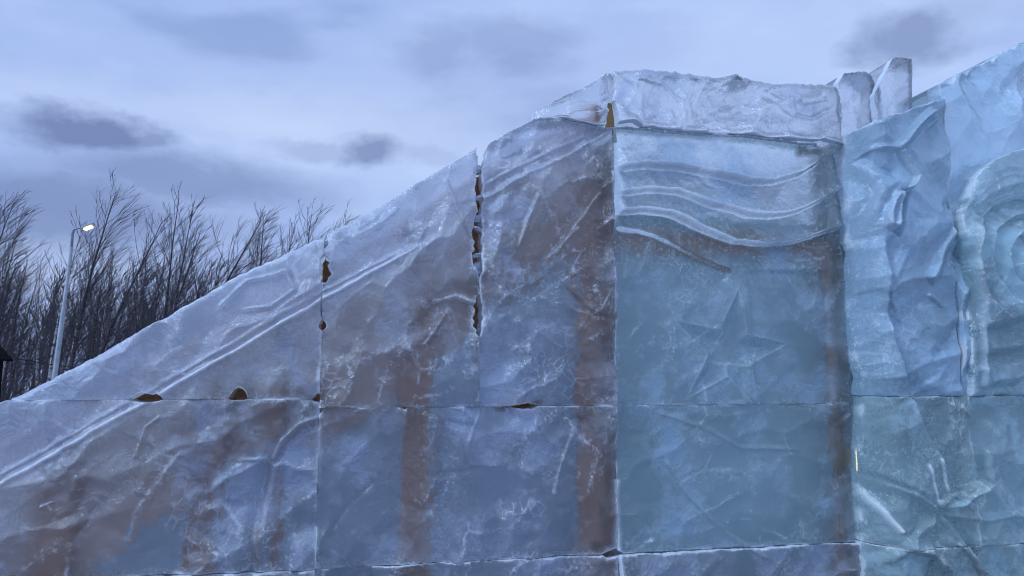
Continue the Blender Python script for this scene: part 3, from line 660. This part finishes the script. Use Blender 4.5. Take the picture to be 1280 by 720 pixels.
pillar = empty('ice_pillar', W(sx(1180, 500, PN), PN - 0.4, 0))
tag(pillar, 'thick teal carved ice pillar with folds and swirls at the right end', 'ice pillar')
def pb(*a, **k):
    k.setdefault('mat', TEAL); k.setdefault('back', CLEAR_T); k.setdefault('thick', 0.62); k.setdefault('lines', PILLAR_LINES); k.setdefault('carve', 1.35)
    return ice_block('ice_block', pillar, *a, **k)
ZP = sz(1160, 495, PN)[1]; ZPL = sz(1125, 686, PN)[1]
SPL, SPM, SPR = sx(1066, 450, 0.06), sx(1206, 450, PN), sx(1420, 450, PN)
pb(SPL, SPM, -0.05, ZPL, n0=PN, seed=51, corner=0.26, rough=0.5, gap=-0.0004)
pb(SPM, SPR, -0.05, ZPL, n0=PN, seed=52, rough=0.5, gap=-0.0004)
pb(SPL, SPM, ZPL, ZP, n0=PN, seed=53, corner=0.26, rough=0.8, gap=-0.0004)
pb(SPM, SPR, ZPL, ZP, n0=PN - 0.01, seed=54, rough=0.8, gap=-0.0004)
PT = P([(1050, 172), (1060, 166), (1075, 160), (1085, 153), (1100, 148), (1118, 142), (1135, 136), (1160, 128), (1185, 124), (1215, 118)], PN)
pb(SPL, sx(1188, 300, PN), ZP, PT, n0=PN, mat=PALE, seed=55, corner=0.26, rough=0.9, gap=-0.0004, top_jag=0.02)
BT = P([(1140, 140), (1150, 129), (1156, 117), (1166, 108), (1178, 103), (1183, 106), (1188, 96), (1200, 90), (1212, 91), (1222, 80), (1238, 75), (1245, 66), (1256, 64), (1266, 56), (1284, 53), (1300, 44), (1330, 42), (1420, 60)], PN - 0.05)
pb(sx(1158, 140, PN - 0.16), sx(1425, 300, PN - 0.16), ZP, BT, n0=PN - 0.05, thick=0.5, mat=PALE, seed=56, rough=1.2, lines=None, top_jag=0.035)
def swirl_extra(S, Z):
    dx, dz = S - SWIRL_C[0], (Z - SWIRL_C[1]) * 1.0
    r = np.hypot(dx, dz) + 0.02 * fbm(NA, S * 5, Z * 5, 2); th = np.arctan2(dz, dx)
    ph = r / 0.135 - th / (2 * math.pi)
    fr = ph - np.floor(ph)
    env = smooth((0.62 - r) / 0.12)
    h = (0.062 * (1 - fr) ** 0.8 * smooth(fr / 0.1)) * env
    return h + 0.03, 0.16 * np.exp(-((fr - 0.08) / 0.06) ** 2) * env
ST = P([(1196, 262), (1200, 245), (1212, 222), (1232, 203), (1255, 192), (1285, 184), (1330, 190), (1420, 230)], PN)
pb(SPM + 0.0, SPR, ZP, ST, n0=PN + 0.03, seed=57, rough=0.55, lines=SWIRL_LINES, extra=swirl_extra, bev=0.03, side_jag=0.008)

# ------------------------------------------------------------------ timber carcass of the slide behind the ice
frame = empty('wooden_slide_frame', W(-1.5, -0.7, 0))
tag(frame, 'brown timber and plywood frame showing through the ice slide wall', 'wooden frame')
def prism(name, pts, n0, n1, mat, parent, jitter=0.0):
    """outline (s, z) extruded from n0 to n1 with a small bevelled edge"""
    c = (sum(p[0] for p in pts) / len(pts), sum(p[1] for p in pts) / len(pts))
    org = W(c[0], n0, c[1]); k = len(pts); vv = []
    e = 0.003
    for n, sh in ((n0, e), (n0 - math.copysign(e, n0 - n1), 0), (n1 + math.copysign(e, n0 - n1), 0), (n1, e)):
        for (a, b) in pts:
            l = math.hypot(a - c[0], b - c[1]) + 1e-9
            vv.append(W(a - (a - c[0]) / l * sh, n, b - (b - c[1]) / l * sh) - org)
    ff = [tuple(range(k)), tuple(range(4 * k - 1, 3 * k - 1, -1))]
    for r_ in range(3):
        for j in range(k): ff.append((r_ * k + j, (r_ + 1) * k + j, (r_ + 1) * k + (j + 1) % k, r_ * k + (j + 1) % k))
    return link(name, mesh(name, vv, ff, mat), parent, org)
def slope_z(s): return float(ivl(SLOPE, s))
def para_z(s): return float(ivl(PARAPET, s))
# plywood cheeks along the run
edges = [sx(-190, 640), sx(40, 560), S405 - 0.42, S598 - 0.35, S768 - 0.02]
for a, b in zip(edges[:-1], edges[1:]):
    n = 16
    up_ = [(a + (b - a) * j / n, slope_z(a + (b - a) * j / n) - 0.16) for j in range(n + 1)]
    dn = [(x, max(0.05, z - 1.08 - 0.10 * math.sin(3 * x) + rc.uniform(-0.07, 0.07))) for x, z in reversed(up_)]
    prism('plywood_sheet', up_[:-1] + [(up_[-1][0] - 0.004, up_[-1][1])] + [(dn[0][0] - 0.004, dn[0][1])] + dn[1:], -0.292, -0.310, PLY, frame)
# posts
for px, wd, top in [(60, 0.16, None), (250, 0.2, None), (340, 0.08, None), (522, 0.20, None), (754, 0.26, None), (765, 0.07, sz(764, 130)[1]), (1072, 0.16, sz(1030, 300)[1])]:
    s = sx(px, 560)
    zt_ = top if top else slope_z(s) - 0.3
    prism('post', [(s - wd / 2, 0.0), (s + wd / 2, 0.0), (s + wd / 2, zt_), (s - wd / 2, zt_)], -0.186, -0.286, TIMBER, frame)
# wedge of board in the top joint
sA, zA = sz(764, 160); sB, zB = sz(764, 128)
prism('board_offcut', [(sA - 0.045, zA - 0.10), (sA + 0.045, zA - 0.10), (sA + 0.035, zA), (sA + 0.012, zB), (sA - 0.012, zB), (sA - 0.035, zA)], -0.012, -0.036, GOLDEN, frame)
# boards seen through the open joints of the course line, joint shade painted into their colour
for px, py, hw in [(183, 500, .12), (298, 497, .09), (400, 502, .08), (655, 507, .16), (506, 502, .05), (765, 692, .10), (1022, 183, .10)]:
    s, z = sz(px, py)
    prism('board_offcut', [(s - hw, z - 0.05), (s + hw, z - 0.05), (s + hw, z + 0.05), (s - hw, z + 0.05)], -0.186, -0.200, SHADED_BOARD, frame)
for px, y0, y1, hw in [(599, 212, 418, .035), (407, 318, 362, .030), (405, 396, 418, .028)]:
    s, z0 = sz(px, y1); z1 = sz(px, y0)[1]
    prism('board_offcut', [(s - hw, z0), (s + hw, z0), (s + hw, z1), (s - hw, z1)], -0.186, -0.200, SHADED_BOARD, frame)
# rails under the deck
def beam(name, a, b, n0, n1, hgt, mat):
    prism(name, [(a[0], a[1] - hgt / 2), (b[0], b[1] - hgt / 2), (b[0], b[1] + hgt / 2), (a[0], a[1] + hgt / 2)], n0, n1, mat, frame)
PZ = sz(900, 300)[1]
beam('rail', (edges[0], slope_z(edges[0]) - 0.62), (S768, slope_z(S768) - 0.62), -0.34, -0.39, 0.18, TIMBER)
beam('rail', (S768 - 0.1, PZ), (S1050 + 0.5, PZ), -0.34, -0.39, 0.16, TIMBER)
# deck planks of the run and of the tower platform
run = math.hypot(S768 - edges[0], slope_z(S768) - slope_z(edges[0]))
nb = 34
# added ice backing that blocks bright ground and tints light seen through the wall
far = empty('added_ice_backing', W(-1.5, -0.76, 0)); tag(far, 'added ice backing behind the timber frame, shaping light through the wall', 'ice wall')
for i in range(1, 5):
    a, b = SL[i] + .004, SL[i + 1] - .004
    ta, tb_ = (slope_z(a) - 0.30, slope_z(b) - 0.30) if i < 4 else (PZ + .2, PZ + .2)
    if i == 4: b = S1050 + 3.0
    prism('ice_block', [(a, 0), (b, 0), (b, tb_), (a, ta)], -0.62 if i < 4 else -0.42, -0.9, MILKY if i < 4 else AQUA, far)

# LED strip frozen in behind the left edge of the pillar
za, zb_ = sz(1072, 588, 0.0)[1], sz(1072, 562, 0.0)[1]
s_ = SPL + 0.035
o = prism('led_strip', [(s_ - .0025, za), (s_ + .0025, za), (s_ + .0025, zb_), (s_ - .0025, zb_)], 0.020, 0.010, TUBE, None)
tag(o, 'small yellowish lit strip glowing inside the left edge of the teal pillar', 'light strip')

# ------------------------------------------------------------------ trees
class Tubes:
    def __init__(s): s.v = []; s.f = []
    def add(s, pts, rad, k=3):
        b = len(s.v); n = len(pts)
        d = (pts[-1] - pts[0]).normalized()
        a = d.orthogonal().normalized(); c = d.cross(a)
        ca = [(math.cos(2 * math.pi * j / k), math.sin(2 * math.pi * j / k)) for j in range(k)]
        for p, r_ in zip(pts, rad):
            for x, y in ca: s.v.append(p + a * (x * r_) + c * (y * r_))
        for i in range(n - 1):
            for j in range(k):
                s.f.append((b + i * k + j, b + i * k + (j + 1) % k, b + (i + 1) * k + (j + 1) % k, b + (i + 1) * k + j))
WIND = Vector((1.0, 0.15, 0.0))
def limb(rng, p, d, ln, r0, r1, n, bend, wob):
    pts, rad = [p.copy()], [r0]; d = d.normalized()
    for i in range(1, n + 1):
        t = i / n
        d = (d + (WIND * bend + Vector((0, 0, 0.10))) * (1.0 / n) * (0.4 + t) + Vector((rng.gauss(0, wob), rng.gauss(0, wob), rng.gauss(0, wob)))).normalized()
        p = p + d * (ln / n); pts.append(p.copy()); rad.append(r0 + (r1 - r0) * t)
    return pts, rad, d
def grow(rng, trunk, crown, base, h, r0, lean, dens, bend, tw, stems=1, low=0.22):
    """slender upright winter tree: steep limbs, long thin twigs swept over by the wind"""
    for st in range(stems):
        d0 = Vector((lean + rng.gauss(0, 0.04), rng.gauss(0, 0.04), 1)) + (Vector((rng.uniform(-.30, .30), rng.uniform(-.25, .25), 0)) if stems > 1 else Vector((0, 0, 0)))
        hh = h * (1 if st == 0 else rng.uniform(0.72, 0.98))
        tp, tr, _ = limb(rng, base + Vector((rng.uniform(-.2, .2), rng.uniform(-.2, .2), 0)) * (stems > 1), d0, hh, r0 * (1 if st == 0 else 0.75), 0.010, 9, bend * 0.3, 0.02)
        trunk.add(tp, tr, 5)
        nb_ = int(dens * hh)
        for k in range(nb_):
            t = low + (1 - low) * ((k + rng.random()) / nb_) ** 0.9; f = t * 9; i = min(8, int(f)); p = tp[i].lerp(tp[i + 1], f - i)
            ax = (tp[min(9, i + 1)] - tp[i]).normalized()
            az = rng.uniform(0, 2 * math.pi); side = Vector((math.cos(az), math.sin(az), 0))
            ln = hh * (0.34 * (1 - t) ** 0.7 + 0.08) * rng.uniform(0.6, 1.2)
            d = ax * 1.0 + side * rng.uniform(0.28, 0.95)
            rb = max(0.009, 0.36 * (tr[i])) * rng.uniform(0.6, 1.0)
            bp, br, _ = limb(rng, p, d, ln, rb, tw, 5, bend * 0.6, 0.055); crown.add(bp, br, 3)
            ns = max(2, int(ln * 3.6))
            for q in range(ns):
                tt = rng.uniform(0.12, 0.95); g = tt * 5; ii = min(4, int(g)); pp = bp[ii].lerp(bp[ii + 1], g - ii)
                bx = (bp[ii + 1] - bp[ii]).normalized(); sv = Vector((rng.gauss(0, 1), rng.gauss(0, 1), rng.gauss(0, 0.4))).normalized()
                l2 = ln * rng.uniform(0.25, 0.5) * (1.15 - 0.5 * tt)
                sp_, sr, _ = limb(rng, pp, bx + sv * 0.42, l2, tw * 1.0, tw * 0.5, 3, bend, 0.07); crown.add(sp_, sr, 3)
                if rng.random() < 0.7:
                    e = rng.randint(1, 2); s2 = Vector((rng.gauss(0, 1), rng.gauss(0, 1), rng.gauss(0, .4))).normalized()
                    t3, r3, _ = limb(rng, sp_[e], (sp_[e + 1] - sp_[e]).normalized() + s2 * 0.4, l2 * rng.uniform(.4, .8), tw * .7, tw * .45, 2, bend, 0.04); crown.add(t3, r3, 3)
def tree(name, px, pytop, dist, seed, label, group='bare trees behind the ice slide', lean=0.05, dens=4.2, bend=0.32, stems=1, bark=None, r0=None, tw=0.0068, low=0.22):
    rng = random.Random(seed)
    tip = at(px, pytop, dist); h = tip.z + 0.1
    base = Vector((tip.x - h * (lean + 0.10 * bend), dist, -0.08))
    tr, cr = Tubes(), Tubes()
    grow(rng, tr, cr, Vector((0, 0, 0)), h, r0 or 0.010 * h + 0.02, lean, dens, bend, tw, stems, low)
    # bring the tip to the measured height and place
    tv = max(tr.v + cr.v, key=lambda v: v.z); k = h / tv.z; base.x = tip.x - tv.x * k
    root = empty(name, base)
    link('trunk', mesh('trunk', [v * k for v in tr.v], tr.f, bark or BARK, True), root, base)
    link('crown', mesh('crown', [v * k for v in cr.v], cr.f, TWIG, False), root, base)
    return tag(root, label, 'tree', group)
NAMED = [
    (128, 206, 33, 'tallest bare tree, rising right behind the street lamp', dict(lean=0.06, dens=4.6, bend=0.36)),
    (236, 232, 31, 'tall dark many-stemmed bare tree midway between street lamp and ice slope', dict(dens=4.8, bend=0.32, stems=3, low=0.12)),
    (312, 254, 32, 'bushy bare tree close above the ice slope, right of the tall many-stemmed tree', dict(dens=4.8, bend=0.32, stems=3, low=0.12)),
    (172, 250, 33, 'twin-stemmed bare tree just right of the street lamp head', dict(dens=4.6, bend=0.36, stems=2, low=0.15)),
    (47, 240, 35, 'bare wind-bent tree left of the street lamp with wide twiggy top', dict(dens=4.6, bend=0.365, stems=2)),
    (432, 236, 34, 'rightmost bare treetop showing over the ice slope', dict(dens=4.6, bend=0.4, stems=2)),
    (398, 250, 36, 'thin bare treetop second from right over the ice slope', dict(dens=3.6, bend=0.4)),
    (372, 282, 36, 'small thin bare treetop low over the ice slope', dict(dens=3.6, bend=0.32, stems=2)),
    (12, 245, 31, 'leftmost pale-barked birch beside the dark shed', dict(dens=4.6, bend=0.36, bark=BIRCH)),
    (88, 262, 30, 'pale-barked birch standing just left of the lamp post', dict(dens=4.4, bend=0.36, bark=BIRCH)),
    (262, 285, 30, 'shorter bare tree between the tall many-stemmed tree and the bushy one', dict(dens=4.6, bend=0.36, stems=3, low=0.1)),
]
for i, (px, py, dist, lab, kw) in enumerate(NAMED): tree('bare_tree', px, py, dist, 100 + i, lab, **kw)
rt = random.Random(9)
for i in range(30):
    px = -150 + i * 20.5 + rt.uniform(-8, 8); py = 280 + 45 * rt.random() + (30 if px > 330 else 0)
    tree('bare_tree', px, py, rt.uniform(37, 50), 200 + i, 'bare tree in the crowded dark rows of the wood behind the slide', 'crowded trees of the wood behind',
         lean=rt.uniform(0, 0.1), dens=3.7, bend=rt.uniform(0.2, 0.45), stems=rt.choice((1, 1, 2)), bark=rt.choice((BARK, BIRCH)), tw=0.0058, low=0.15)
# the far wood reads as one mass
tr = Tubes(); rng = random.Random(77)
for i in range(330):
    x = -75 + 115 * rng.random(); y = rng.uniform(54, 85); h = rng.uniform(7.0, 11.5) * (0.8 + y / 300)
    b = Vector((x, y, -0.1))
    tp, rr, _ = limb(rng, b, Vector((rng.gauss(0.04, 0.06), 0, 1)), h, rng.uniform(0.07, 0.13), 0.02, 5, 0.2, 0.04); tr.add(tp, rr, 4)
    for k in range(36):
        t = rng.uniform(0.05, 0.98); f = t * 5; j = min(4, int(f)); p = tp[j].lerp(tp[j + 1], f - j)
        az = rng.uniform(0, 6.28); ln = h * (0.30 * (1 - t) + 0.08) * rng.uniform(0.6, 1.2)
        bp, br, _ = limb(rng, p, Vector((math.cos(az) * 0.8, math.sin(az) * 0.8, 1)), ln, 0.032, 0.018, 3, 0.45, 0.1); tr.add(bp, br, 3)
        for q in range(2):
            e = rng.randint(0, 2)
            sp_, sr, _ = limb(rng, bp[e], Vector((rng.gauss(0, .6), rng.gauss(0, .6), 1)), ln * 0.45, 0.018, 0.013, 2, 0.5, 0.1); tr.add(sp_, sr, 3)
for i in range(1500):                                   # undergrowth
    b = Vector((-75 + 115 * rng.random(), rng.uniform(42, 62), -0.1))
    for k in range(3):
        bp, br, _ = limb(rng, b, Vector((rng.gauss(0, .35), rng.gauss(0, .35), 1)), rng.uniform(1.0, 3.2), 0.025, 0.012, 3, 0.3, 0.12); tr.add(bp, br, 3)
tag(link('far_wood', mesh('far_wood', tr.v, tr.f, TWIG), None, (0, 0, 0)), 'dark mass of bare winter wood far behind the trees', 'wood', kind='stuff')

# ------------------------------------------------------------------ street lamp
LD = 24.0
top = at(91, 288, LD); foot = at(70, 520, LD)
head = at(108, 285, LD)
lamp = empty('street_lamp', (top.x, LD, 0))
tag(lamp, 'lit street lamp on a tall pale steel post before the trees', 'street lamp')
def tube_obj(name, pts, rad, k, mat, parent, loc):
    t = Tubes(); t.add([Vector(p) - Vector(loc) for p in pts], rad, k)
    n = len(pts); t.f.append(tuple(range(k - 1, -1, -1))); t.f.append(tuple(range((n - 1) * k, n * k)))
    return link(name, mesh(name, t.v, t.f, mat, True), parent, loc)
bx = (top.x, LD, 0)
tube_obj('pole', [(top.x - .36, LD, -0.1), (top.x - .33, LD, 0.4), (top.x - .33, LD, 0.42), (top.x - .13, LD, 3.6), (top.x - .13, LD, 3.62), (top.x, LD, top.z - 0.55)], [0.105, 0.105, 0.09, 0.075, 0.06, 0.048], 14, STEEL, lamp, bx)
arm = [Vector((top.x, LD, top.z - 0.6)), Vector((top.x, LD, top.z - 0.12)), Vector((top.x + 0.05, LD - .02, top.z + 0.02)), Vector((head.x - 0.12, LD - 0.04, head.z + 0.02))]
tube_obj('arm', arm, [0.045, 0.042, 0.04, 0.036], 10, STEEL, lamp, arm[0])
def boxm(name, c, dx, dy, dz, mat, parent, tiltx=0.0, taper=0.8):
    vv = []
    for z_, k in ((-1, 1.0), (-0.6, 1.02), (0.5, 0.98), (1, taper)):
        for x_, y_ in ((-1, -1), (1, -1), (1, 1), (-1, 1)):
            vv.append((x_ * dx / 2 * k, y_ * dy / 2 * k, z_ * dz / 2 + tiltx * x_ * dx / 2))
    ff = [(3, 2, 1, 0), (12, 13, 14, 15)]
    for r_ in range(3):
        for j in range(4): ff.append((r_ * 4 + j, r_ * 4 + (j + 1) % 4, r_ * 4 + 4 + (j + 1) % 4, r_ * 4 + 4 + j))
    return link(name, mesh(name, vv, ff, mat), parent, c)
hd = boxm('lamp_head', (head.x + 0.08, LD - 0.05, head.z + 0.06), 0.36, 0.19, 0.06, STEEL, lamp, 0.42, 0.7)
boxm('light_panel', (head.x + 0.10, LD - 0.06, head.z - 0.01), 0.22, 0.16, 0.06, LED, hd, 0.42, 0.95)

# ------------------------------------------------------------------ dark shed at the left edge and its cable
sh = at(-90, 470, 22.0)
shed = empty('shed', (sh.x, 22.0, 0)); tag(shed, 'black wooden shed with pitched roof at the left edge', 'shed')
er = at(14, 447, 25.2); rg = at(-12, 421, 25.2)
x1 = er.x - 0.12; x0 = 2 * rg.x - x1; ez = er.z + 0.05
for j in range(18):
    a = x0 + (x1 - x0) * j / 18; b = x0 + (x1 - x0) * (j + 0.94) / 18
    def zt_(x): return min(ez + (x - x0) * (rg.z - ez) / (rg.x - x0), ez + (x1 - x) * (rg.z - ez) / (x1 - rg.x)) - 0.02
    vv = [(a, 22, -.1), (b, 22, -.1), (b, 22.03, -.1), (a, 22.03, -.1), (a, 22, zt_(a)), (b, 22, zt_(b)), (b, 22.03, zt_(b)), (a, 22.03, zt_(a))]
    o_ = Vector((a, 22, 0)); vv = [Vector(v) - o_ for v in vv]
    link('wall_board', mesh('wall_board', vv, [(0, 1, 5, 4), (1, 2, 6, 5), (2, 3, 7, 6), (3, 0, 4, 7), (4, 5, 6, 7), (3, 2, 1, 0)], DARKWOOD), shed, o_)
for sgn, xe in ((-1, x0 - 0.25), (1, x1 + 0.18)):
    k = (rg.z - ez) / abs(rg.x - x0); ze = ez - k * (abs(xe - rg.x) - abs(x0 - rg.x))
    vv = []
    for y in (21.8, 25.2):
        for (x, z) in ((rg.x, rg.z + 0.0), (xe, ze), (xe, ze + 0.07), (rg.x, rg.z + 0.08)): vv.append(Vector((x, y, z)) - Vector((rg.x, 21.8, ze)))
    link('roof', mesh('roof', vv, [(0, 1, 2, 3), (7, 6, 5, 4), (0, 4, 5, 1), (1, 5, 6, 2), (2, 6, 7, 3), (3, 7, 4, 0)], DARKWOOD), shed, (rg.x, 21.8, ze))
for xs_ in (x0, x1 - 0.03):
    vv = [Vector((x, y, z)) - Vector((xs_, 22.04, 0)) for z in (-.1, ez - 0.03) for (x, y) in ((xs_, 22.04), (xs_ + 0.03, 22.04), (xs_ + 0.03, 25), (xs_, 25))]
    link('side_wall', mesh('side_wall', vv, [(3, 2, 1, 0), (4, 5, 6, 7), (0, 1, 5, 4), (1, 2, 6, 5), (2, 3, 7, 6), (3, 0, 4, 7)], DARKWOOD), shed, (xs_, 22.04, 0))
c0 = at(12, 446, 25.2); c1 = at(330, 430, 27.0); pts = []
for j in range(25):
    t = j / 24; p = c0.lerp(c1, t); p.z -= 1.15 * 4 * t * (1 - t) * 0.55; pts.append(p)
o = tube_obj('overhead_cable', pts, [0.016] * 25, 5, RUBBER, None, tuple(c0))
tag(o, 'thin black cable sagging from the shed past the lamp post', 'cable')

# print('TRIS', sum(len(p.vertices) - 2 for o in bpy.data.objects if o.type == 'MESH' for p in o.data.polygons))
